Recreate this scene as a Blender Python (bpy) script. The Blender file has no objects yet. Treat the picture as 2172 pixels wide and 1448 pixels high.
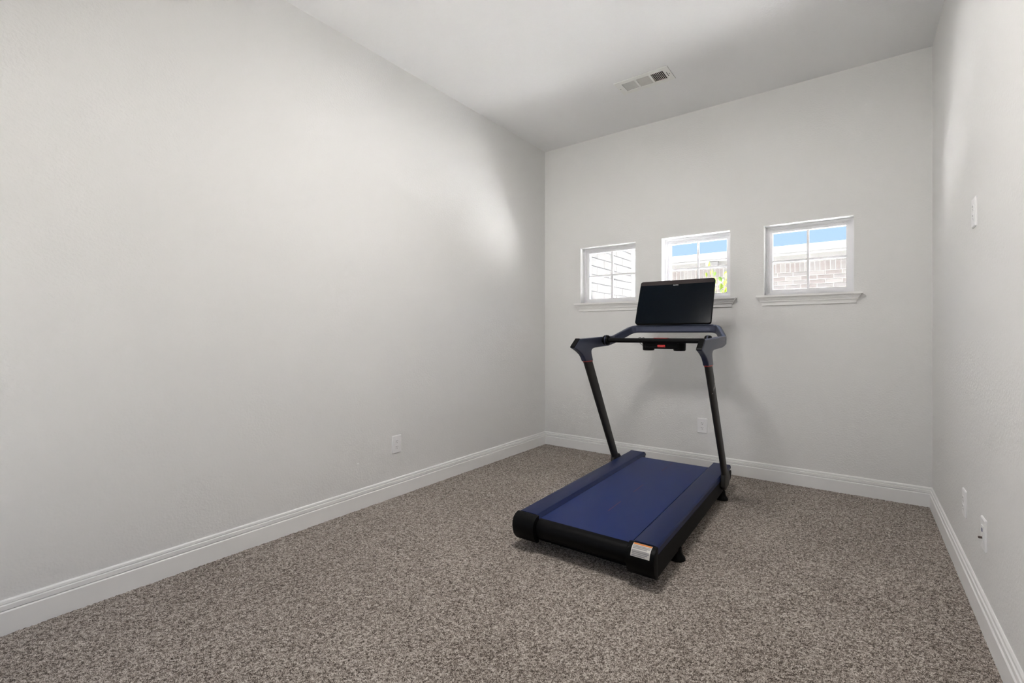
import bpy, bmesh, math, random
import numpy as np
from mathutils import Vector, Matrix, Euler

random.seed(7)
rng = np.random.default_rng(11)
scene = bpy.context.scene
C = bpy.context.collection

# ------------------------------------------------------------------ camera
cam_d = bpy.data.cameras.new('camera')
cam_d.sensor_width = 36.0
cam_d.lens = 989.0 / 2172.0 * 36.0
cam_d.shift_y = -16.0 / 2172.0
cam_d.clip_start = 0.02
cam_d.clip_end = 300
cam = bpy.data.objects.new('camera', cam_d)
cam.location = (0, 0, 1.15)
cam.rotation_euler = (math.radians(90), 0, math.radians(36.469))
C.objects.link(cam)
scene.camera = cam

# ------------------------------------------------------------------ sky and sun
SUN_EL, SUN_AZ = math.radians(66), math.radians(150)     # azimuth from +Y towards +X
world = bpy.data.worlds.new('sky')
scene.world = world
world.use_nodes = True
wn = world.node_tree.nodes
wl = world.node_tree.links
wn.clear()
w_out = wn.new('ShaderNodeOutputWorld')
w_bg = wn.new('ShaderNodeBackground')
w_sky = wn.new('ShaderNodeTexSky')
w_sky.sky_type = 'NISHITA'
w_sky.sun_disc = False
w_sky.sun_elevation = SUN_EL
w_sky.sun_rotation = SUN_AZ
w_sky.air_density = 1.0
w_sky.dust_density = 5.0
w_sky.ozone_density = 4.0
w_bg.inputs['Strength'].default_value = 0.32
wl.new(w_sky.outputs[0], w_bg.inputs['Color'])
wl.new(w_bg.outputs[0], w_out.inputs['Surface'])

sun_d = bpy.data.lights.new('sun', 'SUN')
sun_d.energy = 160.0
sun_d.angle = math.radians(0.6)
sun_d.color = (1.0, 0.975, 0.945)
sun = bpy.data.objects.new('sun', sun_d)
to_sun = Vector((math.sin(SUN_AZ) * math.cos(SUN_EL), math.cos(SUN_AZ) * math.cos(SUN_EL), math.sin(SUN_EL)))
sun.rotation_euler = to_sun.to_track_quat('Z', 'Y').to_euler()
sun.location = (3, -3, 12)
C.objects.link(sun)

LAMP_WATTS = 28.5         # ceiling lamp (its fixture is built below)
LAMP_STRENGTH = 3.0

vs = scene.view_settings
vs.view_transform = 'Standard'
vs.look = 'None'
vs.exposure = 0.10
vs.gamma = 1.0
vs.use_curve_mapping = False
scene.cycles.max_bounces = 8
scene.cycles.diffuse_bounces = 5
scene.cycles.glossy_bounces = 3
scene.cycles.transparent_max_bounces = 16
scene.cycles.use_denoising = True
scene.cycles.use_adaptive_sampling = True
scene.cycles.use_light_tree = False
scene.cycles.adaptive_threshold = 0.08
scene.cycles.sample_clamp_indirect = 60.0

# ------------------------------------------------------------------ room numbers (metres)
XL, XR = -2.635, 0.405          # left / right wall faces
YB, YF = 4.149, -1.35           # back wall face (windows) / wall behind the camera
H = 3.06
WT = 0.17                       # outer wall thickness

# ------------------------------------------------------------------ materials
def mat(name, color, rough=0.5, spec=0.5, metal=0.0, coat=0.0, coat_rough=0.1, sheen=0.0):
    m = bpy.data.materials.new(name)
    m.use_nodes = True
    b = m.node_tree.nodes['Principled BSDF']
    b.inputs['Base Color'].default_value = (*color, 1)
    b.inputs['Roughness'].default_value = rough
    b.inputs['Specular IOR Level'].default_value = spec
    b.inputs['Metallic'].default_value = metal
    b.inputs['Coat Weight'].default_value = coat
    b.inputs['Coat Roughness'].default_value = coat_rough
    b.inputs['Sheen Weight'].default_value = sheen
    return m

def add_noise_bump(m, scale, dist, strength=1.0, detail=1.0):
    nt = m.node_tree
    b = nt.nodes['Principled BSDF']
    tc = nt.nodes.new('ShaderNodeTexCoord')
    n = nt.nodes.new('ShaderNodeTexNoise')
    n.inputs['Scale'].default_value = scale
    n.inputs['Detail'].default_value = detail
    bp = nt.nodes.new('ShaderNodeBump')
    bp.inputs['Strength'].default_value = strength
    bp.inputs['Distance'].default_value = dist
    nt.links.new(tc.outputs['Object'], n.inputs['Vector'])
    nt.links.new(n.outputs['Fac'], bp.inputs['Height'])
    nt.links.new(bp.outputs['Normal'], b.inputs['Normal'])
    return n

def add_noise_color(m, scale, stops, detail=2.0, rough=0.5, vec='Object'):
    nt = m.node_tree
    b = nt.nodes['Principled BSDF']
    tc = nt.nodes.new('ShaderNodeTexCoord')
    n = nt.nodes.new('ShaderNodeTexNoise')
    n.inputs['Scale'].default_value = scale
    n.inputs['Detail'].default_value = detail
    n.inputs['Roughness'].default_value = rough
    r = nt.nodes.new('ShaderNodeValToRGB')
    el = r.color_ramp.elements
    while len(el) < len(stops):
        el.new(0.5)
    for e, (p, c) in zip(el, stops):
        e.position = p
        e.color = (*c, 1)
    nt.links.new(tc.outputs[vec], n.inputs['Vector'])
    nt.links.new(n.outputs['Fac'], r.inputs['Fac'])
    nt.links.new(r.outputs['Color'], b.inputs['Base Color'])
    return r

M = {}
M['wall'] = mat('wall_paint', (0.775, 0.772, 0.760), 0.75, 0.25)
add_noise_bump(M['wall'], 95, 0.0022, 0.55)
M['ceiling'] = mat('ceiling_paint', (0.80, 0.80, 0.80), 0.85, 0.2)
add_noise_bump(M['ceiling'], 95, 0.0018, 0.5)
M['trim'] = mat('trim_paint', (0.865, 0.862, 0.85), 0.42, 0.4)
M['vinyl'] = mat('window_vinyl', (0.88, 0.88, 0.90), 0.4, 0.4)
M['lining'] = mat('lining_paint', (0.88, 0.88, 0.88), 0.5, 0.4)
M['plate'] = mat('plate_plastic', (0.87, 0.865, 0.87), 0.3, 0.5)
M['slot'] = mat('slot_dark', (0.02, 0.02, 0.02), 0.6)
M['blue_port'] = mat('blue_port', (0.02, 0.04, 0.16), 0.4)
M['brass'] = mat('coax_metal', (0.12, 0.09, 0.08), 0.4, metal=0.6)
M['vent'] = mat('vent_enamel', (0.78, 0.78, 0.75), 0.45)
M['vent_grey'] = mat('vent_enamel_grey', (0.62, 0.61, 0.58), 0.5)
M['duct'] = mat('duct_dark', (0.03, 0.033, 0.033), 0.8)

# carpet: flecked cut pile
m = M['carpet'] = mat('carpet_pile', (0.2, 0.18, 0.16), 0.95, 0.1, sheen=0.15)
nt = m.node_tree
bs = nt.nodes['Principled BSDF']
tc = nt.nodes.new('ShaderNodeTexCoord')
at = nt.nodes.new('ShaderNodeAttribute'); at.attribute_name = 'fleck'
n1 = nt.nodes.new('ShaderNodeTexNoise'); n1.inputs['Scale'].default_value = 290; n1.inputs['Detail'].default_value = 0.0
n2 = nt.nodes.new('ShaderNodeTexNoise'); n2.inputs['Scale'].default_value = 1.7; n2.inputs['Detail'].default_value = 2.0
mx = nt.nodes.new('ShaderNodeMath'); mx.operation = 'MULTIPLY_ADD'
mx.inputs[1].default_value = 0.75
ad = nt.nodes.new('ShaderNodeMath'); ad.operation = 'MULTIPLY_ADD'; ad.inputs[1].default_value = 0.11
rp = nt.nodes.new('ShaderNodeValToRGB')
el = rp.color_ramp.elements
for p, c in ((0.39, (0.060, 0.046, 0.036)), (0.50, (0.190, 0.158, 0.132)), (0.62, (0.335, 0.290, 0.252)), (0.78, (0.58, 0.53, 0.48))):
    if p == 0.39: e = el[0]
    elif p == 0.78: e = el[len(el) - 1]
    else: e = el.new(p)
    e.position = p; e.color = (*c, 1)
nt.links.new(tc.outputs['Object'], n1.inputs['Vector'])
nt.links.new(tc.outputs['Object'], n2.inputs['Vector'])
# fac = 0.75*noise + 0.25*fleck(0..1, stored pre-scaled) + 0.16*(large noise)
nt.links.new(n1.outputs['Fac'], mx.inputs[0])
nt.links.new(at.outputs['Fac'], mx.inputs[2])
nt.links.new(n2.outputs['Fac'], ad.inputs[0])
nt.links.new(mx.outputs[0], ad.inputs[2])
nt.links.new(ad.outputs[0], rp.inputs['Fac'])
nt.links.new(rp.outputs['Color'], bs.inputs['Base Color'])

# treadmill
M['belt'] = mat('belt_blue_sheen', (0.006, 0.019, 0.105), 0.45, 0.26)  # black belt; blue sky reflection put into the base colour
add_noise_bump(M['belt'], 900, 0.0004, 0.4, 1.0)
M['rail'] = mat('rail_blue_sheen', (0.005, 0.013, 0.066), 0.42, 0.28)  # rails tinted with the blue sheen of the sky
M['black'] = mat('black_plastic', (0.0022, 0.0022, 0.0025), 0.5, 0.12)
M['black_soft'] = mat('black_textured', (0.0035, 0.0035, 0.004), 0.6, 0.14)
M['metal'] = mat('upright_graphite', (0.019, 0.017, 0.015), 0.45, 0.35)
M['arm'] = mat('arm_gunmetal', (0.058, 0.066, 0.105), 0.36, 0.45, metal=0.55)
M['glass_black'] = mat('screen_glass', (0.001, 0.003, 0.006), 0.18, 0.10)
M['strip'] = mat('strip_brown_grey', (0.045, 0.036, 0.036), 0.8, 0.2)
M['red'] = mat('signal_red', (0.55, 0.02, 0.02), 0.4)
M['ring_red'] = mat('ring_red', (0.34, 0.035, 0.03), 0.4)
M['mark'] = mat('belt_mark_red', (0.10, 0.035, 0.07), 0.6)
M['white_print'] = mat('white_print', (0.85, 0.85, 0.85), 0.5)
M['grey_print'] = mat('grey_print', (0.30, 0.29, 0.29), 0.6)
M['label'] = mat('label_white', (0.62, 0.59, 0.55), 0.5)
M['label_orange'] = mat('label_orange', (0.72, 0.22, 0.03), 0.5)
M['logo'] = mat('logo_grey', (0.32, 0.31, 0.30), 0.45)

# outdoors
M['mortar'] = mat('mortar_pale', (0.1564, 0.1490, 0.1405), 0.9)
M['brick_a'] = mat('brick_tan', (0.0379, 0.0317, 0.0286), 0.9)
add_noise_color(M['brick_a'], 9, [(0.3, (0.0339, 0.0278, 0.0253)), (0.7, (0.0486, 0.0426, 0.0397))])
M['brick_b'] = mat('brick_grey', (0.0421, 0.0379, 0.0359), 0.9)
add_noise_color(M['brick_b'], 7, [(0.3, (0.0363, 0.0326, 0.0308)), (0.7, (0.0506, 0.0473, 0.0452))])
M['brick_c'] = mat('brick_pale', (0.0527, 0.0486, 0.0457), 0.9)
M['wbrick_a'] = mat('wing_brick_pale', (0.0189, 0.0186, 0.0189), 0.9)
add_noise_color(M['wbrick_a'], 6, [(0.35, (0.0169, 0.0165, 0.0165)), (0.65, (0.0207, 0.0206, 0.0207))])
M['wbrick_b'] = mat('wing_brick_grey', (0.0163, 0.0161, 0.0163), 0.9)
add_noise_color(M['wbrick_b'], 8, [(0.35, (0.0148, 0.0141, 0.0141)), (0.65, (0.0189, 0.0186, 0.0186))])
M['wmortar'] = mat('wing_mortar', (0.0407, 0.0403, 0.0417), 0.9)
M['eave'] = mat('eave_paint', (0.0489, 0.0474, 0.0442), 0.7)
M['gutter'] = mat('gutter_pale', (0.0433, 0.0428, 0.0422), 0.6)
M['roof'] = mat('roof_shingle', (0.0394, 0.0375, 0.0355), 0.9)
add_noise_color(M['roof'], 30, [(0.3, (0.0316, 0.0296, 0.0276)), (0.7, (0.0513, 0.0493, 0.0473))])
M['ground'] = mat('patio_concrete', (0.74, 0.73, 0.71), 0.9)
add_noise_color(M['ground'], 3, [(0.3, (0.77, 0.785, 0.81)), (0.7, (0.82, 0.835, 0.86))])
M['bounce_ground'] = mat('bounce_ground_aggregate', (0.1451, 0.1404, 0.1366), 0.9)  # tone set for the light it bounces indoors
add_noise_color(M['bounce_ground'], 40, [(0.3, (0.1310, 0.1273, 0.1235)), (0.7, (0.1591, 0.1553, 0.1516))])
M['bark'] = mat('twig_bark', (0.0237, 0.0177, 0.0118), 0.9)
def leaf_mat(name, col):
    lm = mat(name, col, 0.5, 0.3)
    t = lm.node_tree
    b = t.nodes['Principled BSDF']
    tr = t.nodes.new('ShaderNodeBsdfTranslucent'); tr.inputs['Color'].default_value = (*[min(1, c * 1.3) for c in col], 1)
    mixn = t.nodes.new('ShaderNodeMixShader'); mixn.inputs[0].default_value = 0.4
    out = t.nodes['Material Output']
    t.links.new(b.outputs[0], mixn.inputs[1]); t.links.new(tr.outputs[0], mixn.inputs[2])
    t.links.new(mixn.outputs[0], out.inputs['Surface'])
    return lm
M['leaf_a'] = leaf_mat('leaf_lime', (0.0697, 0.1026, 0.0050))
M['leaf_b'] = leaf_mat('leaf_green', (0.0329, 0.0658, 0.0050))
M['leaf_c'] = leaf_mat('leaf_pale', (0.1067, 0.1190, 0.0410))

# clear window glass: mostly transparent with a fresnel reflection
g = M['pane'] = bpy.data.materials.new('clear_glass')
g.use_nodes = True
gt = g.node_tree
gt.nodes.clear()
go = gt.nodes.new('ShaderNodeOutputMaterial')
gtr = gt.nodes.new('ShaderNodeBsdfTransparent'); gtr.inputs['Color'].default_value = (0.96, 0.97, 0.97, 1)
ggl = gt.nodes.new('ShaderNodeBsdfGlossy'); ggl.inputs['Roughness'].default_value = 0.02
gfr = gt.nodes.new('ShaderNodeFresnel'); gfr.inputs['IOR'].default_value = 1.3
gmx = gt.nodes.new('ShaderNodeMixShader')
gt.links.new(gfr.outputs[0], gmx.inputs[0])
gt.links.new(gtr.outputs[0], gmx.inputs[1])
gt.links.new(ggl.outputs[0], gmx.inputs[2])
gt.links.new(gmx.outputs[0], go.inputs['Surface'])

# lamp diffuser
ld = M['diffuser'] = bpy.data.materials.new('lamp_diffuser')
ld.use_nodes = True
ldt = ld.node_tree
lb = ldt.nodes['Principled BSDF']
lb.inputs['Base Color'].default_value = (0.9, 0.88, 0.84, 1)
lb.inputs['Emission Color'].default_value = (1.0, 0.975, 0.945, 1)
lb.inputs['Emission Strength'].default_value = LAMP_STRENGTH
ld.cycles.emission_sampling = 'NONE'

# ------------------------------------------------------------------ helpers
def obj(name, me, m, parent=None, smooth=False):
    if isinstance(me, bmesh.types.BMesh):
        bmesh.ops.recalc_face_normals(me, faces=me.faces)
        d = bpy.data.meshes.new(name)
        me.to_mesh(d)
        me.free()
        me = d
    if m is not None and not me.materials:
        me.materials.append(M[m] if isinstance(m, str) else m)
    if smooth:
        for p in me.polygons:
            p.use_smooth = True
    o = bpy.data.objects.new(name, me)
    C.objects.link(o)
    if parent is not None:
        o.parent = parent
    return o

def empty(name, loc=(0, 0, 0), rz=0.0):
    o = bpy.data.objects.new(name, None)
    o.empty_display_size = 0.1
    o.location = loc
    o.rotation_euler = (0, 0, rz)
    C.objects.link(o)
    return o

def tag(o, label=None, cat=None, group=None, kind=None):
    if label: o['label'] = label
    if cat: o['category'] = cat
    if group: o['group'] = group
    if kind: o['kind'] = kind
    return o

def box(bm, x0, x1, y0, y1, z0, z1):
    v = [bm.verts.new(p) for p in ((x0, y0, z0), (x1, y0, z0), (x1, y1, z0), (x0, y1, z0),
                                   (x0, y0, z1), (x1, y0, z1), (x1, y1, z1), (x0, y1, z1))]
    for f in ((0, 1, 2, 3), (4, 5, 6, 7), (0, 1, 5, 4), (1, 2, 6, 5), (2, 3, 7, 6), (3, 0, 4, 7)):
        bm.faces.new([v[i] for i in f])
    return v

def bevel(bm, w, seg=2):
    bmesh.ops.bevel(bm, geom=list(bm.edges), offset=w, segments=seg, affect='EDGES', profile=0.6, clamp_overlap=True)

def boxes(*bs, bev=0.0, seg=2):
    bm = bmesh.new()
    for b in bs:
        box(bm, *b)
    if bev:
        bevel(bm, bev, seg)
    return bm

def prism(pts, axis, a, b, bev=0.0, seg=2):
    """extrude a closed 2-D outline; axis 'x': pts are (y,z); 'y': (x,z); 'z': (x,y)"""
    bm = bmesh.new()
    def P(p, t):
        return {'x': (t, p[0], p[1]), 'y': (p[0], t, p[1]), 'z': (p[0], p[1], t)}[axis]
    A = [bm.verts.new(P(p, a)) for p in pts]
    B = [bm.verts.new(P(p, b)) for p in pts]
    n = len(pts)
    bm.faces.new(A)
    bm.faces.new(B[::-1])
    for i in range(n):
        bm.faces.new((A[i], A[(i + 1) % n], B[(i + 1) % n], B[i]))
    bmesh.ops.recalc_face_normals(bm, faces=bm.faces)
    if bev:
        es = [e for e in bm.edges if len(e.link_faces) == 2 and e.calc_face_angle(0) > 0.5]
        bmesh.ops.bevel(bm, geom=es, offset=bev, segments=seg, affect='EDGES', profile=0.6, clamp_overlap=True)
    return bm

def loft(rings, caps=True):
    bm = bmesh.new()
    R = [[bm.verts.new(p) for p in r] for r in rings]
    n = len(rings[0])
    for a, b in zip(R, R[1:]):
        for i in range(n):
            bm.faces.new((a[i], a[(i + 1) % n], b[(i + 1) % n], b[i]))
    if caps:
        bm.faces.new(R[0][::-1])
        bm.faces.new(R[-1])
    return bm

def lathe(prof, n=24, axis='z'):
    rings = []
    for r, t in prof:
        ring = []
        for i in range(n):
            a = 2 * math.pi * i / n
            u, v = r * math.cos(a), r * math.sin(a)
            ring.append({'z': (u, v, t), 'x': (t, u, v), 'y': (u, t, v)}[axis])
        rings.append(ring)
    return loft(rings)

def tube(pts, r, n=8):
    pts = [Vector(p) for p in pts]
    rings = []
    for i, p in enumerate(pts):
        t = (pts[min(i + 1, len(pts) - 1)] - pts[max(i - 1, 0)]).normalized()
        up = Vector((0, 0, 1)) if abs(t.z) < 0.9 else Vector((1, 0, 0))
        s = t.cross(up).normalized()
        u = s.cross(t)
        rings.append([p + s * (r * math.cos(2 * math.pi * k / n)) + u * (r * math.sin(2 * math.pi * k / n)) for k in range(n)])
    return loft(rings)

def rrect(w, h, r, n=6):
    """rounded rectangle outline centred at 0"""
    out = []
    for cx, cy, a0 in ((w / 2 - r, h / 2 - r, 0), (-w / 2 + r, h / 2 - r, 90), (-w / 2 + r, -h / 2 + r, 180), (w / 2 - r, -h / 2 + r, 270)):
        for k in range(n + 1):
            a = math.radians(a0 + 90 * k / n)
            out.append((cx + r * math.cos(a), cy + r * math.sin(a)))
    return out

def smooth_path(pts, rad, n=8):
    """polyline with filleted corners"""
    pts = [Vector(p) for p in pts]
    out = [pts[0]]
    for i in range(1, len(pts) - 1):
        a, b, c = pts[i - 1], pts[i], pts[i + 1]
        d1 = min(rad, (a - b).length * 0.48)
        d2 = min(rad, (c - b).length * 0.48)
        p = b + (a - b).normalized() * d1
        q = b + (c - b).normalized() * d2
        for k in range(n + 1):
            t = k / n
            out.append((1 - t) ** 2 * p + 2 * t * (1 - t) * b + t * t * q)
    out.append(pts[-1])
    return out

def shade_auto(o, ang=35):
    for p in o.data.polygons:
        p.use_smooth = True
    o.data.set_sharp_from_angle(angle=math.radians(ang))
    return o

def panel_with_holes(u0, u1, v0, v1, holes, t0, t1, axis):
    """solid slab with rectangular through-holes, no inner faces. axis = normal axis"""
    us = sorted({u0, u1, *[h[0] for h in holes], *[h[1] for h in holes]})
    vv = sorted({v0, v1, *[h[2] for h in holes], *[h[3] for h in holes]})
    bm = bmesh.new()
    def P(u, v, t):
        return {'y': (u, t, v), 'z': (u, v, t), 'x': (t, u, v)}[axis]
    def quad(*ps):
        bm.faces.new([bm.verts.new(P(*p)) for p in ps])
    def hole(uc, vc):
        return any(h[0] < uc < h[1] and h[2] < vc < h[3] for h in holes)
    for i in range(len(us) - 1):
        for j in range(len(vv) - 1):
            a, b, c, d = us[i], us[i + 1], vv[j], vv[j + 1]
            if hole((a + b) / 2, (c + d) / 2):
                continue
            for t in (t0, t1):
                quad((a, c, t), (b, c, t), (b, d, t), (a, d, t))
    for a, b, c, d in [(u0, u1, v0, v1)] + [tuple(h) for h in holes]:
        quad((a, c, t0), (a, d, t0), (a, d, t1), (a, c, t1))
        quad((b, c, t0), (b, d, t0), (b, d, t1), (b, c, t1))
        quad((a, c, t0), (b, c, t0), (b, c, t1), (a, c, t1))
        quad((a, d, t0), (b, d, t0), (b, d, t1), (a, d, t1))
    return bm

# ------------------------------------------------------------------ room shell
WIN = [(-2.218, -1.641), (-1.404, -0.835), (-0.591, -0.014)]     # opening x ranges
WZ0, WZ1 = 1.452, 2.005
VENT = (-1.470, -1.107, 3.345, 3.500)                            # hole in the ceiling

def struct(name, bm, m):
    return tag(obj(name, bm, m), kind='structure')

struct('wall_left', boxes((XL - 0.12, XL, YF, YB + WT, -0.05, H)), 'wall')
struct('wall_right', boxes((XR, XR + 0.12, YF, YB + WT, -0.05, H)), 'wall')
FILL_DOOR = (-2.55, -1.00, 0.0, 2.10)                                 # unseen glazed door, added behind the camera for fill light
bmw = panel_with_holes(XL - 0.12, XR + 0.12, -0.05, H, [FILL_DOOR], YF - 0.12, YF, 'y')
bmesh.ops.remove_doubles(bmw, verts=bmw.verts, dist=1e-5)
struct('wall_front', bmw, 'wall')
bmw = panel_with_holes(XL, XR, -0.05, H, [(a, b, WZ0, WZ1) for a, b in WIN], YB, YB + WT, 'y')
bmesh.ops.remove_doubles(bmw, verts=bmw.verts, dist=1e-5)
struct('wall_back', bmw, 'wall')
bmc = panel_with_holes(XL - 0.12, XR + 0.12, YF - 0.12, YB + WT, [VENT], H, H + 0.22, 'z')
bmesh.ops.remove_doubles(bmc, verts=bmc.verts, dist=1e-5)
struct('ceiling', bmc, 'ceiling')

# carpet with real pile relief
xs = np.arange(XL, XR + 0.003, 0.006)
ys = np.concatenate([[YF, -0.9, -0.5, -0.2], np.arange(0.0, YB + 0.003, 0.006)])
gx, gy = np.meshgrid(xs, ys)
nx, ny = len(xs), len(ys)
jit = (rng.random((2, ny, nx)) - 0.5) * 0.004
gz = rng.random((ny, nx)) * 0.0055 - 0.004
gz[:4] = 0
jit[:, :4] = 0
jit[:, :, 0] = jit[:, :, -1] = 0
jit[:, -1] = 0
co = np.stack([gx + jit[0], gy + jit[1], gz], -1).reshape(-1, 3).astype(np.float32)
idx = np.arange(nx * ny).reshape(ny, nx)
quads = np.stack([idx[:-1, :-1], idx[:-1, 1:], idx[1:, 1:], idx[1:, :-1]], -1).reshape(-1, 4).astype(np.int32)
fm = bpy.data.meshes.new('floor')
fm.vertices.add(len(co)); fm.vertices.foreach_set('co', co.ravel())
fm.loops.add(quads.size); fm.loops.foreach_set('vertex_index', quads.ravel())
fm.polygons.add(len(quads))
fm.polygons.foreach_set('loop_start', np.arange(0, quads.size, 4, dtype=np.int32))
fm.update(calc_edges=True)
fl = fm.attributes.new('fleck', 'FLOAT', 'POINT')
fl.data.foreach_set('value', (rng.random(nx * ny) * 0.30 - 0.015).astype(np.float32))
floor = obj('floor', fm, 'carpet', smooth=True)
tag(floor, kind='structure')
struct('floor_slab', boxes((XL - 0.12, XR + 0.12, YF - 0.12, YB + WT, -0.2, -0.02)), 'mortar')

# baseboards
BP = [(0, 0), (0.016, 0), (0.016, 0.088), (0.0125, 0.0925), (0.0075, 0.0930), (0.0125, 0.0965), (0.0120, 0.113),
      (0.0055, 0.1165), (0.0090, 0.1195), (0.0075, 0.1285), (0.0035, 0.1335), (0, 0.1335)]
struct('baseboard_left', prism([(XL + d, z - 0.004) for d, z in BP], 'y', YF, YB), 'trim')
struct('baseboard_right', prism([(XR - d, z - 0.004) for d, z in BP], 'y', YF, YB), 'trim')
struct('baseboard_back', prism([(YB - d, z - 0.004) for d, z in BP], 'x', XL + 0.001, XR - 0.001), 'trim')
for xa, xb in ((XL + 0.001, -2.55), (-1.00, XR - 0.001)):
    struct('baseboard_front', prism([(YF + d, z - 0.004) for d, z in BP], 'x', xa, xb), 'trim')

# ------------------------------------------------------------------ windows
def window(i, a, b):
    w = empty('window_%d' % (i + 1), ((a + b) / 2, YB, WZ0))
    tag(w, kind='structure')
    hw, hh = (b - a) / 2, WZ1 - WZ0
    # local: x centred, y = depth behind the wall face, z from the opening's bottom
    def ring(x, z0, z1, t, y0, y1):
        bm = panel_with_holes(-x, x, z0, z1, [(-x + t, x - t, z0 + t, z1 - t)], y0, y1, 'y')
        bmesh.ops.remove_doubles(bm, verts=bm.verts, dist=1e-5)
        return bm
    f = ring(hw, 0, hh, 0.020, 0.084, 0.150)
    obj('frame', f, 'vinyl', w)
    bead = ring(hw - 0.020, 0.020, hh - 0.020, 0.006, 0.092, 0.148)
    obj('glazing_bead', bead, 'vinyl', w)
    s = obj('sash', ring(hw - 0.026, 0.026, hh - 0.026, 0.022, 0.100, 0.140), 'vinyl', w)
    gx0, gz0, gz1 = hw - 0.048, 0.048, hh - 0.048
    zc = (gz0 + gz1) / 2
    obj('muntin', boxes((-0.0085, 0.0085, 0.112, 0.126, gz0, gz1), bev=0.002), 'vinyl', w)
    obj('muntin', boxes((-gx0, gx0, 0.1125, 0.1255, zc - 0.008, zc + 0.008), bev=0.002), 'vinyl', w)
    for sx in (-1, 1):
        for k in (0, 1):
            x0, x1 = (-gx0, -0.0085) if sx < 0 else (0.0085, gx0)
            z0, z1 = (gz0, zc - 0.008) if k == 0 else (zc + 0.008, gz1)
            bm = bmesh.new()
            bm.faces.new([bm.verts.new(p) for p in ((x0, 0.119, z0), (x1, 0.119, z0), (x1, 0.119, z1), (x0, 0.119, z1))])
            obj('pane', bm, 'pane', w)
    # painted lining of the recess
    obj('jamb_lining', boxes((-hw, -hw + 0.003, 0.0005, 0.0835, 0, hh)), 'lining', w)
    obj('jamb_lining', boxes((hw - 0.003, hw, 0.0005, 0.0835, 0, hh)), 'lining', w)
    obj('head_lining', boxes((-hw + 0.003, hw - 0.003, 0.0005, 0.0835, hh - 0.003, hh)), 'lining', w)
    # stool and moulded apron with tapered returns
    st = boxes((-hw - 0.048, hw + 0.048, -0.052, 0.0, -0.014, 0.0), (-hw + 0.0005, hw - 0.0005, 0.0, 0.086, -0.014, 0.0), bev=0.0)
    sill = obj('sill', st, 'trim', w)
    rows = [(-0.014, 0.046, 0.042), (-0.020, 0.043, 0.040), (-0.028, 0.035, 0.034), (-0.038, 0.030, 0.029), (-0.0385, 0.023, 0.024), (-0.050, 0.023, 0.024),
            (-0.0505, 0.019, 0.020), (-0.056, 0.014, 0.015), (-0.068, 0.012, 0.012), (-0.0785, 0.012, 0.012), (-0.079, 0.0, 0.010)]
    rings = [[(-hw - e, 0.0, z), (-hw - e, -d, z), (hw + e, -d, z), (hw + e, 0.0, z)] for z, d, e in rows]
    obj('apron', loft(rings), 'trim', w)

for i, (a, b) in enumerate(WIN):
    window(i, a, b)

# glazed opening added behind the camera to let in fill light
D = empty('fill_door_1', ((FILL_DOOR[0] + FILL_DOOR[1]) / 2, YF, 0))
tag(D, kind='structure')
dw = (FILL_DOOR[1] - FILL_DOOR[0]) / 2
def fill_door_ring(name, x0, x1, z0, z1, t, y0, y1):
    bm = panel_with_holes(x0, x1, z0, z1, [(x0 + t, x1 - t, z0 + t, z1 - t)], y0, y1, 'y')
    bmesh.ops.remove_doubles(bm, verts=bm.verts, dist=1e-5)
    return obj(name, bm, 'vinyl', D)
fill_door_ring('frame', -dw, dw, 0.0, 2.10, 0.035, -0.110, -0.010)
for x0, x1, y in ((-dw + 0.036, 0.03, -0.045), (-0.03, dw - 0.036, -0.085)):
    fill_door_ring('sash', x0, x1, 0.036, 2.064, 0.06, y - 0.017, y + 0.017)
    bm = bmesh.new()
    bm.faces.new([bm.verts.new(p) for p in ((x0 + 0.06, y, 0.096), (x1 - 0.06, y, 0.096), (x1 - 0.06, y, 2.004), (x0 + 0.06, y, 2.004))])
    obj('pane', bm, 'pane', D)

# ------------------------------------------------------------------ treadmill
TY = 2.85
T = empty('treadmill', (-1.117, TY, 0), math.radians(0.9))
tag(T, 'black treadmill with tall screen standing on the carpet below the windows', 'treadmill')
def yz(pts):
    return [(y - TY, z) for y, z in pts]

obj('base_frame', boxes((-0.335, 0.335, 2.12 - TY, 3.64 - TY, 0.035, 0.10), bev=0.01), 'black', T)

# running belt: one closed loop around the rollers
bp = [(2.100, 0.168), (3.600, 0.168), (3.625, 0.166), (3.645, 0.157), (3.656, 0.140), (3.658, 0.118), (3.650, 0.092), (3.630, 0.075), (3.600, 0.068),
      (2.100, 0.068), (2.072, 0.074), (2.055, 0.090), (2.046, 0.112), (2.047, 0.135), (2.056, 0.154), (2.075, 0.165)]
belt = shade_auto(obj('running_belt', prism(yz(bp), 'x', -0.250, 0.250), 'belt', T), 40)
for y0, y1, w in ((3.515, 3.585, 0.0022), (3.33, 3.45, 0.0022), (2.78, 2.95, 0.0022), (2.40, 2.58, 0.0022)):
    obj('belt_mark', boxes((-w, w, y0 - TY, y1 - TY, 0.1682, 0.1686)), 'mark', belt)

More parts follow.
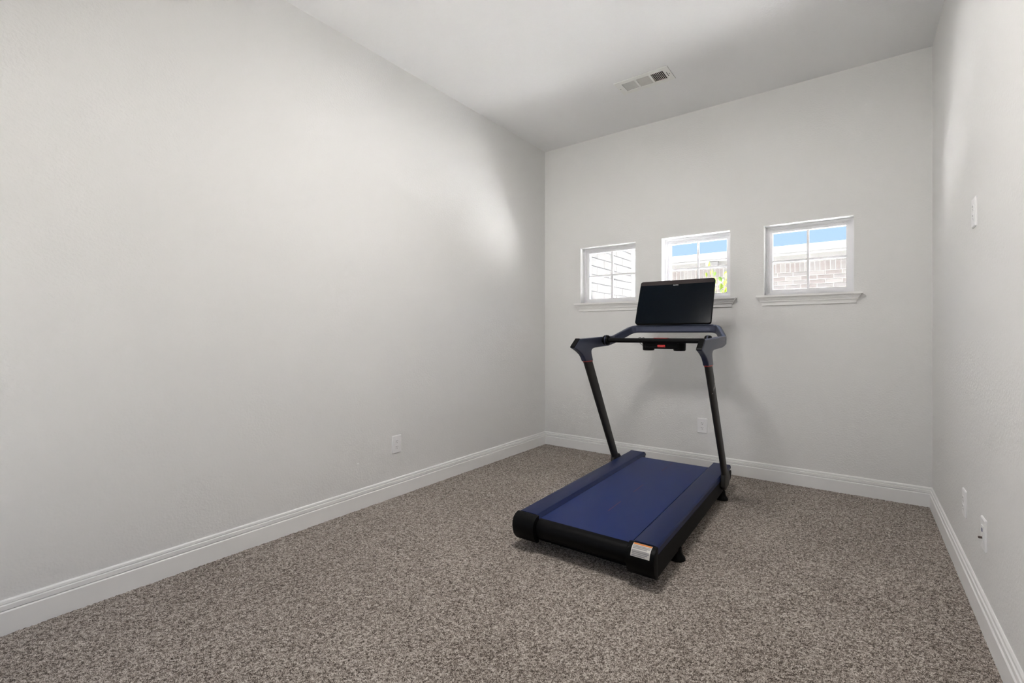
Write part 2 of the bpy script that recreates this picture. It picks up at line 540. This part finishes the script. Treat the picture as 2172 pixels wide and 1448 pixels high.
RC = [(2.094, 0.1682), (2.094, 0.1690), (2.074, 0.1662), (2.0552, 0.1548), (2.0460, 0.1352), (2.0450, 0.1118), (2.0542, 0.0893), (2.0715, 0.0730), (2.100, 0.0670), (2.100, 0.0680),
      (2.0722, 0.0742), (2.0552, 0.0900), (2.0462, 0.1120), (2.0472, 0.1350), (2.0562, 0.1540), (2.0752, 0.1650)]
shade_auto(obj('belt_unlit_skin', prism(yz(RC), 'x', -0.2495, 0.2495), 'black', T), 40)  # added dark skin, keeps the blue sheen off the belt's rear curve
RAIL = [(0.252, 0.120), (0.252, 0.166), (0.258, 0.174), (0.270, 0.1855), (0.276, 0.187), (0.366, 0.187), (0.376, 0.184), (0.382, 0.176), (0.382, 0.148), (0.300, 0.148)]
SIDE = [(2.086, 0.150), (3.705, 0.150), (3.742, 0.140), (3.748, 0.118), (3.725, 0.085), (3.66, 0.068), (3.47, 0.062), (2.086, 0.048)]
CAP = [(2.084, 0.1868), (2.066, 0.1855), (2.047, 0.179), (2.031, 0.166), (2.023, 0.148), (2.020, 0.126), (2.024, 0.100), (2.034, 0.076), (2.049, 0.056), (2.064, 0.044), (2.084, 0.042)]
for s in (-1, 1):
    o = obj('foot_rail', prism([(s * x, z) for x, z in RAIL], 'y', 2.0855 - TY, 3.700 - TY), 'rail', T)
    shade_auto(o, 25)
    # rounded front nose of the rail
    nose = [(3.7005, 0.187), (3.722, 0.183), (3.741, 0.172), (3.750, 0.158), (3.752, 0.1505), (3.7005, 0.1505)]
    xa, xb = sorted((s * 0.264, s * 0.380))
    shade_auto(obj('rail_nose', prism(yz(nose), 'x', xa, xb, 0.006, 3), 'rail', T), 30)
    xa, xb = sorted((s * 0.336, s * 0.3835))
    obj('side_panel', prism(yz(SIDE), 'x', xa, xb, 0.004, 2), 'black_soft', T)
    xa, xb = sorted((s * 0.2515, s * 0.3850))
    cap = shade_auto(obj('end_cap', prism(yz(CAP), 'x', xa, xb, 0.005, 2), 'black', T), 30)
    # rubber feet, flared at the floor
    for fy in (2.415, 3.475):
        prof = [(0.022, 0.060), (0.022, 0.040), (0.026, 0.028), (0.036, 0.016), (0.040, 0.008), (0.040, 0.000), (0.0, 0.0)]
        ft = obj('foot', lathe(prof, 20), 'black', T, smooth=False)
        shade_auto(ft, 40)
        ft.location = (s * 0.372, fy - TY, 0.0)
# warning label wrapped on the rear right cap
def cap_point(t):
    pts = CAP[:8]
    L = [0]
    for p, q in zip(pts, pts[1:]):
        L.append(L[-1] + math.dist(p, q))
    for k in range(len(L) - 1):
        if t <= L[k + 1] or k == len(L) - 2:
            f = (t - L[k]) / (L[k + 1] - L[k])
            y = pts[k][0] + f * (pts[k + 1][0] - pts[k][0])
            z = pts[k][1] + f * (pts[k + 1][1] - pts[k][1])
            dy, dz = pts[k + 1][0] - pts[k][0], pts[k + 1][1] - pts[k][1]
            n = math.hypot(dy, dz)
            return y, z, (dz / n, -dy / n)
def label_strip(x0, x1, t0, t1, off):
    bm = bmesh.new()
    N = 8
    rows = []
    for k in range(N + 1):
        t = t0 + (t1 - t0) * k / N
        y, z, (ny_, nz_) = cap_point(t)
        y, z = y + ny_ * off - TY, z + nz_ * off
        rows.append((bm.verts.new((x0, y, z)), bm.verts.new((x1, y, z))))
    for a, b in zip(rows, rows[1:]):
        bm.faces.new((a[0], a[1], b[1], b[0]))
    return bm
lab = obj('warning_label', label_strip(0.276, 0.364, 0.016, 0.083, 0.0014), 'label', T)
lab['label'] = 'small white warning sticker with an orange stripe'
obj('label_stripe', label_strip(0.2775, 0.3625, 0.0175, 0.026, 0.0018), 'label_orange', lab)
tt = 0.0305
for k in range(7):
    wd = (0.080, 0.078, 0.066, 0.080, 0.079, 0.072, 0.062)[k]
    obj('label_text', label_strip(0.2805, 0.2805 + wd, tt, tt + 0.0046, 0.0018), 'grey_print', lab)
    tt += 0.0069 + (0.003 if k == 2 else 0)

# uprights: flat oval blades leaning back towards the runner
def oval(cx, cy, z, a, b, n=24):
    out = []
    for k in range(n):
        t = 2 * math.pi * k / n
        ct, st_ = math.cos(t), math.sin(t)
        out.append((cx + b * math.copysign(abs(ct) ** 0.8, ct), cy + a * math.copysign(abs(st_) ** 0.8, st_) - TY, z))
    return out
UP0, UP1 = (0.398, 3.445, 0.165), (0.400, 2.955, 0.962)
def up_at(t):
    return [UP0[i] + (UP1[i] - UP0[i]) * t for i in range(3)]
for s in (-1, 1):
    rings = []
    for t in (0, 0.25, 0.5, 0.75, 1.0):
        x, y, z = up_at(t)
        rings.append(oval(s * x, y, z, 0.048 + 0.012 * t, 0.0165 + 0.001 * t))
    up = shade_auto(obj('upright', loft(rings), 'metal', T), 40)
    rings = []
    for z, g_ in ((0.9555, 0.0), (0.9560, 0.0022), (0.9620, 0.0022), (0.9625, 0.0)):
        x, y, _ = up_at((z - UP0[2]) / (UP1[2] - UP0[2]))
        rings.append(oval(s * x, y, z, 0.060 + g_, 0.0175 + g_))
    shade_auto(obj('red_ring', loft(rings), 'ring_red', T), 40)
    # foot bracket clasping the deck side
    BR = [(3.385, 0.215), (3.490, 0.205), (3.545, 0.158), (3.548, 0.138), (3.50, 0.098), (3.40, 0.088), (3.362, 0.118)]
    xa, xb = sorted((s * 0.384, s * 0.413))
    shade_auto(obj('upright_bracket', prism(yz(BR), 'x', xa, xb, 0.008, 3), 'metal', T), 35)
    # arm with neck: one moulded piece
    ARM = [(2.812, 1.1175), (3.10, 1.1265), (3.395, 1.1365), (3.400, 1.110), (3.385, 1.088), (3.345, 1.070), (3.28, 1.061), (3.035, 1.0515),
           (2.998, 1.043), (2.985, 1.030), (2.988, 1.010), (3.000, 0.985), (3.0135, 0.9605), (2.8945, 0.9605), (2.876, 0.985), (2.850, 1.007),
           (2.805, 1.030), (2.765, 1.046), (2.735, 1.056), (2.742, 1.066)]
    xa, xb = sorted((s * 0.3835, s * 0.4180))
    arm = shade_auto(obj('arm', prism(yz(ARM), 'x', xa, xb, 0.007, 3), 'arm', T), 45)
    ec = [(2.808, 1.116), (2.738, 1.064), (2.731, 1.058), (2.728, 1.062), (2.733, 1.070), (2.803, 1.120)]
    xa, xb = sorted((s * 0.3855, s * 0.4160))
    obj('arm_end_cap', prism(yz(ec), 'x', xa, xb), 'black', T)

# front hoop joining the arms
path = smooth_path([(0.401, 3.350, 1.102), (0.401, 3.405, 1.106), (0.318, 3.600, 1.190), (-0.318, 3.600, 1.190), (-0.401, 3.405, 1.106), (-0.401, 3.350, 1.102)], 0.055, 8)
rings = []
for i, p in enumerate(path):
    t = path[min(i + 1, len(path) - 1)] - path[max(i - 1, 0)]
    t.normalize()
    sd = Vector((t.y, -t.x, 0)).normalized()
    u = sd.cross(t).normalized()
    if u.z < 0: u = -u
    prof = rrect(0.034, 0.060, 0.011, 4)
    rings.append([(p.x + sd.x * a + u.x * b, p.y + sd.y * a + u.y * b - TY, p.z + u.z * b) for a, b in prof])
shade_auto(obj('front_handlebar', loft(rings), 'arm', T), 45)

# grip bar with the two speed dials
gb = obj('grip_bar', lathe([(0.0165, -0.3830), (0.0165, 0.3830)], 20, 'x'), 'black_soft', T)
shade_auto(gb, 40)
gb.location = (0, 3.165 - TY, 1.1045)
for s in (-1, 1):
    prof = [(0.022, -0.020), (0.033, -0.018), (0.036, -0.013), (0.036, 0.013), (0.033, 0.018), (0.022, 0.020)]
    kb = shade_auto(obj('speed_dial', lathe(prof, 28, 'x'), 'black', T), 40)
    kb.location = (s * 0.352, 3.165 - TY, 1.1045)
    rimp = [(0.0372, -0.004), (0.0378, -0.002), (0.0378, 0.002), (0.0372, 0.004)]
    obj('dial_rim', lathe(rimp, 28, 'x'), 'arm', kb)

# tray under the grip bar with two cup holders, key and tether
tray = shade_auto(obj('accessory_tray', boxes((-0.070, 0.160, 3.185 - TY, 3.275 - TY, 1.047, 1.088), bev=0.008, seg=3), 'black_soft', T), 40)
for cx_ in (-0.062, 0.152):
    prof = [(0.0, 1.034), (0.034, 1.034), (0.040, 1.039), (0.042, 1.090), (0.0385, 1.090), (0.036, 1.042), (0.0, 1.041)]
    cp = shade_auto(obj('cup_holder', lathe(prof, 28), 'black', T), 40)
    cp.location = (cx_, 3.232 - TY, 0)
kx = 0.047
key = obj('safety_key', boxes((kx - 0.026, kx + 0.026, 3.164 - TY, 3.186 - TY, 1.0585, 1.0745), bev=0.005, seg=3), 'red', T)
key['label'] = 'red safety key'
obj('bar_button', boxes((kx - 0.048, kx + 0.048, 3.152 - TY, 3.178 - TY, 1.1185, 1.1235), bev=0.002), 'ring_red', T)
cord = [(kx - 0.022, 3.164 - TY, 1.064), (kx - 0.07, 3.150 - TY, 1.056), (kx - 0.12, 3.145 - TY, 1.068), (kx - 0.145, 3.143 - TY, 1.092), (kx - 0.155, 3.150 - TY, 1.118),
        (kx - 0.150, 3.168 - TY, 1.128), (kx - 0.140, 3.186 - TY, 1.118), (kx - 0.135, 3.188 - TY, 1.095)]
obj('tether_cord', tube(smooth_path(cord, 0.03, 5), 0.0016, 6), 'black', T)
cord2 = [(kx - 0.10, 3.146 - TY, 1.060), (kx - 0.125, 3.142 - TY, 1.090), (kx - 0.128, 3.152 - TY, 1.120), (kx - 0.122, 3.168 - TY, 1.127), (kx - 0.115, 3.186 - TY, 1.112)]
obj('tether_cord', tube(smooth_path(cord2, 0.03, 5), 0.0016, 6), 'black', T)

# screen, leaning back above the front handlebar
SW, SH = 0.567, 0.372
TILT = math.atan2(3.69 - 3.545, 1.572 - 1.228)
scr_c = Vector((0.0, (3.545 + 3.69) / 2 - TY, (1.228 + 1.572) / 2))
R = Matrix.Translation(scr_c) @ Matrix.Rotation(-TILT, 4, 'X')
def on_screen(o):
    o.data.transform(R)
    return o
scr = on_screen(obj('screen', prism(rrect(SW, SH, 0.018), 'y', 0.0, 0.026, 0.003, 2), 'black', T))
shade_auto(scr, 35)
gl = on_screen(obj('display_glass', prism([(x, z - 0.0185) for x, z in rrect(SW - 0.006, SH - 0.043, 0.010)], 'y', -0.0016, 0.004), 'glass_black', scr))
st_ = on_screen(obj('display_top_strip', prism([(x, z + SH / 2 - 0.0205) for x, z in rrect(SW - 0.008, 0.034, 0.010)], 'y', -0.0014, 0.004), 'strip', scr))  # brown-grey strip along the top of the display
cur = bpy.data.curves.new('wordmark', 'FONT')
cur.body = 'PELOTON'
cur.size = 0.0085
cur.align_x = 'CENTER'
cur.align_y = 'CENTER'
cur.offset = 0.0002
tmp = bpy.data.objects.new('wordmark', cur)
C.objects.link(tmp)
bpy.context.view_layer.update()
wm = bpy.data.meshes.new_from_object(tmp.evaluated_get(bpy.context.evaluated_depsgraph_get()))
bpy.data.objects.remove(tmp)
wm.transform(Matrix.Translation((0, -0.0019, SH / 2 - 0.046)) @ Matrix.Rotation(math.pi / 2, 4, 'X'))
wo = obj('wordmark', wm, 'white_print', scr)
on_screen(wo)
# bracket between handlebar and screen
obj('screen_mount', boxes((-0.06, 0.06, 3.6175 - TY, 3.645 - TY, 1.175, 1.305), bev=0.004), 'black', T)

# light emblem on the outer side of the right upright: dot, slanted loop and tail
def emblem():
    bm = bmesh.new()
    def strip(pts, w):
        prev = None
        for i, p in enumerate(pts):
            p = Vector(p)
            d = Vector(pts[min(i + 1, len(pts) - 1)]) - Vector(pts[max(i - 1, 0)])
            n = Vector((-d.y, d.x)).normalized() * w
            a, b = bm.verts.new((p.x + n.x, p.y + n.y, 0)), bm.verts.new((p.x - n.x, p.y - n.y, 0))
            if prev:
                bm.faces.new((prev[0], a, b, prev[1]))
            prev = (a, b)
    loop = []
    for k in range(27):
        a = math.radians(-130 + 300 * k / 26)
        u, v = 0.020 * math.cos(a), 0.030 * math.sin(a)
        loop.append((u + v * 0.45, v))
    strip(loop, 0.0042)
    strip([(-0.028, -0.062), (-0.016, -0.034), (0.0, -0.006), (0.008, 0.010)], 0.0046)
    strip([(0.014, 0.046), (0.022, 0.056)], 0.005)
    return bm
eb = emblem()
t_e = 0.83
bx, by, bz = up_at((0.845 - UP0[2]) / (UP1[2] - UP0[2]))
lean = Vector((0, UP1[1] - UP0[1], UP1[2] - UP0[2])).normalized()
for v in eb.verts:
    yy = by + 0.012 + v.co.x * 0.9
    zz = 0.845 + v.co.y
    # follow the blade's oval surface
    ux, uy, uz = up_at((zz - UP0[2]) / (UP1[2] - UP0[2]))
    a_, b_ = 0.058, 0.0173
    q = max(-0.98, min(0.98, (yy - by + (by - uy) * 0 + (by - uy)) / a_))
    xo = ux + b_ * (1 - abs(q) ** 2.5) ** 0.4 + 0.0009
    v.co = Vector((xo, yy - TY, zz))
obj('emblem', eb, 'logo', T)

# ------------------------------------------------------------------ wall plates
def plate(name, loc, rz, label, cat):
    p = empty(name, loc, rz)
    tag(p, label, cat, 'white wall plates')
    out = rrect(0.080, 0.125, 0.004, 3)
    inn = rrect(0.072, 0.117, 0.003, 3)
    rings = [[(x, 0.0, z) for x, z in out], [(x, -0.0035, z) for x, z in out], [(x, -0.0062, z) for x, z in inn]]
    obj('cover_plate', loft(rings), 'plate', p)
    return p

def outlet(loc, rz, label):
    p = plate('electrical_outlet', loc, rz, label, 'outlet')
    for zc in (0.0195, -0.0195):
        sh = []
        for k in range(24):
            a = 2 * math.pi * k / 24
            sh.append((0.0172 * math.cos(a), max(-0.0138, min(0.0138, 0.0172 * math.sin(a))) + zc))
        f = obj('receptacle', prism(sh, 'y', -0.0078, -0.0055), 'plate', p)
        for sx, hh in ((-0.0064, 0.0042), (0.0064, 0.0034)):
            obj('slot', boxes((sx - 0.0013, sx + 0.0013, -0.0080, -0.0070, zc + 0.0045 - hh, zc + 0.0045 + hh)), 'slot', f)
        gh = [(0.0026 * math.cos(2 * math.pi * k / 10), zc - 0.0075 + 0.0026 * math.sin(2 * math.pi * k / 10)) for k in range(10)]
        obj('slot', prism(gh, 'y', -0.0080, -0.0070), 'slot', f)
    sc_ = obj('screw', lathe([(0.0, -0.0070), (0.0026, -0.0070), (0.003, -0.0060), (0.003, -0.005)], 12, 'y'), 'plate', p)
    return p

outlet((XL, 2.180, 0.3665), math.radians(90), 'white duplex outlet low on the long left wall above the baseboard')
outlet((-1.054, YB, 0.3715), 0, 'white duplex outlet on the window wall behind the treadmill upright')
outlet((XR, 2.990, 0.366), math.radians(-90), 'white duplex outlet low on the right wall, nearer the room corner')
outlet((XR, 2.765, 1.667), math.radians(-90), 'white duplex outlet at eye level high on the right wall')
cp = plate('cable_plate', (XR, 2.580, 0.3635), math.radians(-90), 'white cable plate with blue port and stub low on the right wall', 'wall plate')
obj('port_insert', boxes((-0.0165, 0.0165, -0.0075, -0.005, -0.033, 0.033), bev=0.001), 'plate', cp)
obj('data_port', boxes((-0.0065, 0.0065, -0.0085, -0.006, 0.008, 0.022)), 'blue_port', cp)
obj('coax_stub', lathe([(0.0045, -0.004), (0.0045, -0.017), (0.0035, -0.017), (0.0035, -0.019), (0.0, -0.019)], 14, 'y'), 'brass', cp).location = (0, 0, -0.016)

# ------------------------------------------------------------------ ceiling vent
V = empty('ceiling_vent', ((VENT[0] + VENT[1]) / 2, (VENT[2] + VENT[3]) / 2, H))
tag(V, 'white louvred air supply register set in the ceiling near the window wall', 'vent')
hx, hy = (VENT[1] - VENT[0]) / 2, (VENT[3] - VENT[2]) / 2
SEC = [(-0.156, -0.058), (-0.045, 0.052), (0.066, 0.160)]
SY = 0.062
bm = panel_with_holes(-0.203, 0.203, -0.100, 0.100, [(a, b, -SY, SY) for a, b in SEC], -0.007, 0.0, 'z')
bmesh.ops.remove_doubles(bm, verts=bm.verts, dist=1e-5)
obj('face_frame', bm, 'vent', V)
bm = bmesh.new()
box(bm, -hx, hx, -hy, hy, 0.150, 0.155)
obj('duct_back', bm, 'duct', V)
bm = panel_with_holes(-hx + 0.001, hx - 0.001, -hy + 0.001, hy - 0.001, [(-hx + 0.004, hx - 0.004, -hy + 0.004, hy - 0.004)], 0.001, 0.149, 'z')
obj('duct_liner', bm, 'duct', V)
def slat(name, m, cx_, cy_, lx, ly, tilt_axis, ang):
    bm = bmesh.new()
    box(bm, -lx / 2, lx / 2, -ly / 2, ly / 2, -0.0006, 0.0006)
    o = obj(name, bm, m, V)
    o.location = (cx_, cy_, 0.0006)
    o.rotation_euler = (ang, 0, 0) if tilt_axis == 'x' else (0, ang, 0)
    return o
for (a, b), ang in ((SEC[0], math.radians(-40)), (SEC[2], math.radians(44))):
    n = 8
    for k in range(n):
        x = a + (b - a) * (k + 0.5) / n
        slat('louvre', 'vent', x, 0, 0.0115, 2 * SY, 'y', ang)
n = 12
for k in range(n):
    y = -SY + 2 * SY * (k + 0.5) / n
    slat('louvre', 'vent_grey', (SEC[1][0] + SEC[1][1]) / 2, y, SEC[1][1] - SEC[1][0], 0.0115, 'x', math.radians(-35))
obj('damper_slot', boxes((0.1725, 0.1765, -0.030, 0.030, -0.0076, -0.0066)), 'slot', V)
for sx in (-0.188, 0.188):
    obj('screw', lathe([(0.0, -0.0085), (0.0032, -0.0082), (0.0036, -0.0065)], 12), 'duct', V).location = (sx, 0, 0)

# ------------------------------------------------------------------ ceiling lamp (just above the frame, its glow reaches the ceiling in view)
LM = empty('ceiling_lamp', (-1.08, 1.76, H))
tag(LM, 'round white flush ceiling lamp in the middle of the room above the frame', 'lamp')
shade_auto(obj('lamp_base', lathe([(0.0, 0.0), (0.315, 0.0), (0.318, -0.012), (0.312, -0.080), (0.0, -0.080)], 40), 'vent', LM), 40)
ll = bpy.data.lights.new('lamp_light', 'AREA')
ll.shape = 'DISK'
ll.size = 0.56
ll.energy = LAMP_WATTS
ll.color = (1.0, 0.975, 0.945)
lo = bpy.data.objects.new('lamp_light', ll)
C.objects.link(lo)
lo.parent = LM
lo.location = (0, 0, -0.134)
shade_auto(obj('lamp_diffuser', lathe([(0.300, -0.0805), (0.296, -0.120), (0.01, -0.130)], 14), 'diffuser', LM), 60)

# ------------------------------------------------------------------ outdoors
struct('ground', boxes((-30, 30, YB + WT, 40, -0.35, -0.15)), 'ground')
struct('bounce_ground', boxes((-30, 30, -40, YF - 0.12, -0.35, -0.15)), 'bounce_ground')  # unseen ground added to bounce sunlight in through the door
struct('sun_blocker', boxes((-6, 4, YF - 1.05, YF - 0.12, 2.45, 2.62)), 'gutter')  # unseen slab added to keep direct sun out of the door

# own house's brick side wall, seen through the first window
WX = -2.50
BW = empty('brick_wall', (WX, 5.2, -0.15))
tag(BW, 'pale grey brick side wall with downspout outside the leftmost window', 'wall', kind='thing')
W_Y0, W_Y1 = 4.36 - 5.2, 6.16 - 5.2
obj('wall_core', boxes((-0.20, -0.005, W_Y0, W_Y1, 0.0, 3.60)), 'wmortar', BW)
CH, BL = 0.100, 0.372
def brick_mesh(name, l, h, d, m):
    bm = boxes((-d, 0, -l / 2, l / 2, -h / 2, h / 2), bev=0.003, seg=1)
    bmesh.ops.recalc_face_normals(bm, faces=bm.faces)
    me = bpy.data.meshes.new(name)
    bm.to_mesh(me); bm.free()
    me.materials.append(M[m])
    return me
wing = {}
def wing_brick(y0, y1, z):
    l = round(y1 - y0 - 0.009, 3)
    m = random.choice(['wbrick_a', 'wbrick_a', 'wbrick_b'])
    key_ = (l, m)
    if key_ not in wing:
        wing[key_] = brick_mesh('brick', l, CH - 0.009, 0.022, m)
    o = bpy.data.objects.new('brick', wing[key_])
    C.objects.link(o)
    o.parent = BW
    o.location = (random.uniform(-0.002, 0.002), (y0 + y1) / 2, z)
for r in range(35):
    z = CH * (r + 0.5)
    y = W_Y0 - (0.5 * BL if r % 2 else 0.0)
    while y < W_Y1 - 0.02:
        a, b = max(y, W_Y0), min(y + BL, W_Y1)
        if b - a > 0.05:
            wing_brick(a, b, z)
        y += BL
ds = obj('downspout', boxes((-0.10, 0.030, W_Y1 + 0.022, W_Y1 + 0.150, 0.0, 3.60), bev=0.006), 'gutter', BW)

# the neighbour's house across the side yard
NY = 10.4
NH = empty('neighbour_house', (-1.6, NY, -0.15))
tag(NH, 'tan brick house with pale eaves across the yard, seen through the right two windows', 'house')
nx0, nx1 = -9.0, 8.0
FZ = 2.515 + 0.15          # underside of the frieze above the ground
obj('wall_core', boxes((nx0, nx1, 0.007, 0.30, 0, FZ + 0.3)), 'mortar', NH)
nb = {}
def nbrick(w, h, x, z):
    m = random.choice(['brick_a', 'brick_a', 'brick_b', 'brick_b', 'brick_c'])
    k_ = (round(w, 3), round(h, 3), m)
    if k_ not in nb:
        bm = boxes((-w / 2, w / 2, 0, 0.03, -h / 2, h / 2), bev=0.002, seg=1)
        bmesh.ops.recalc_face_normals(bm, faces=bm.faces)
        me = bpy.data.meshes.new('brick')
        bm.to_mesh(me); bm.free()
        me.materials.append(M[m])
        nb[k_] = me
    o = bpy.data.objects.new('brick', nb[k_])
    C.objects.link(o); o.parent = NH
    o.location = (x, random.uniform(-0.002, 0.003), z)
bx0, bx1 = -2.35, 2.35
SOLD = 0.182
x = bx0
while x < bx1:
    nbrick(0.070, SOLD - 0.010, x, FZ - SOLD / 2)
    x += 0.080
for r in range(9):
    z = FZ - SOLD - 0.080 * (r + 0.5)
    x = bx0 + (0.129 if r % 2 else 0)
    while x < bx1:
        nbrick(0.247, 0.070, x, z)
        x += 0.258
# courses below and beside the ones that show: one joined part
bm = bmesh.new()
for r in range(9, 32):
    z = FZ - SOLD - 0.080 * (r + 0.5)
    if z < 0.05: break
    x = bx0 + (0.129 if r % 2 else 0)
    while x < bx1:
        box(bm, x - 0.1235, x + 0.1235, 0.001, 0.03, z - 0.035, z + 0.035)
        x += 0.258
lowb = obj('lower_courses', bm, 'brick_b', NH)
lowb['kind'] = 'stuff'
obj('frieze_board', boxes((nx0, nx1, -0.025, 0.02, FZ, FZ + 0.16)), 'eave', NH)
obj('soffit', boxes((nx0, nx1, -0.47, -0.02, FZ + 0.145, FZ + 0.165)), 'eave', NH)
obj('fascia', boxes((nx0, nx1, -0.49, -0.455, FZ + 0.115, FZ + 0.235)), 'gutter', NH)
gut = [(-0.49, FZ + 0.24), (-0.49, FZ + 0.13), (-0.56, FZ + 0.13), (-0.585, FZ + 0.17), (-0.60, FZ + 0.235), (-0.60, FZ + 0.245)]
obj('gutter', prism(gut, 'x', nx0, nx1), 'gutter', NH)
roof = [(-0.52, FZ + 0.235), (5.0, FZ + 0.60), (5.0, FZ + 0.50), (-0.45, FZ + 0.17)]
obj('roof', prism(roof, 'x', nx0, nx1), 'roof', NH)
obj('soffit_light', boxes((-0.92, -0.70, -0.16, -0.02, FZ + 0.02, FZ + 0.15), bev=0.03, seg=3), 'gutter', NH)

# young leafy tree outside the middle window
SHB = empty('young_tree', (-1.47, 6.55, -0.15))
tag(SHB, 'young lime-green leafy tree outside the middle window', 'tree')
stems = []
for k in range(4):
    a = random.uniform(0, 6.28)
    pts = [(0.02 * k, 0, 0)]
    x, y = 0.0, 0.0
    for q in range(1, 7):
        x += math.cos(a) * 0.02 + random.uniform(-0.02, 0.02)
        y += math.sin(a) * 0.03 + random.uniform(-0.02, 0.02)
        pts.append((x, y, q * (0.365 - 0.012 * k)))
    stems.append(pts)
    obj('stem', tube(pts, 0.008, 6), 'bark', SHB)
lv = {}
for c in 'abc':
    bm = bmesh.new()
    o_ = [(0, 0, 0), (0.022, 0.018, 0.004), (0.030, 0.045, 0.002), (0.016, 0.078, -0.006), (0, 0.098, -0.014), (-0.016, 0.078, -0.006), (-0.030, 0.045, 0.002), (-0.022, 0.018, 0.004)]
    top = [bm.verts.new(p) for p in o_]
    mid = bm.verts.new((0, 0.05, -0.008))
    for i in range(8):
        bm.faces.new((top[i], top[(i + 1) % 8], mid))
    me = bpy.data.meshes.new('leaf')
    bm.to_mesh(me); bm.free()
    me.materials.append(M['leaf_' + c])
    lv[c] = me
for k in range(125):
    pts = random.choice(stems)
    t = random.uniform(3.6, 5.99)
    i = int(t); f = t - i
    p = Vector(pts[i]).lerp(Vector(pts[min(i + 1, 6)]), f)
    p += Vector((random.gauss(0.03, 0.075), random.gauss(0, 0.10), random.gauss(0, 0.03)))
    o = bpy.data.objects.new('leaf', lv[random.choice('aaabbc')])
    C.objects.link(o); o.parent = SHB
    o.location = p
    o.rotation_euler = (random.uniform(-2.1, -0.9), random.uniform(-0.6, 0.6), random.uniform(-0.9, 0.9))
    sc1 = random.uniform(0.6, 1.15)
    o.scale = (sc1, sc1, sc1)
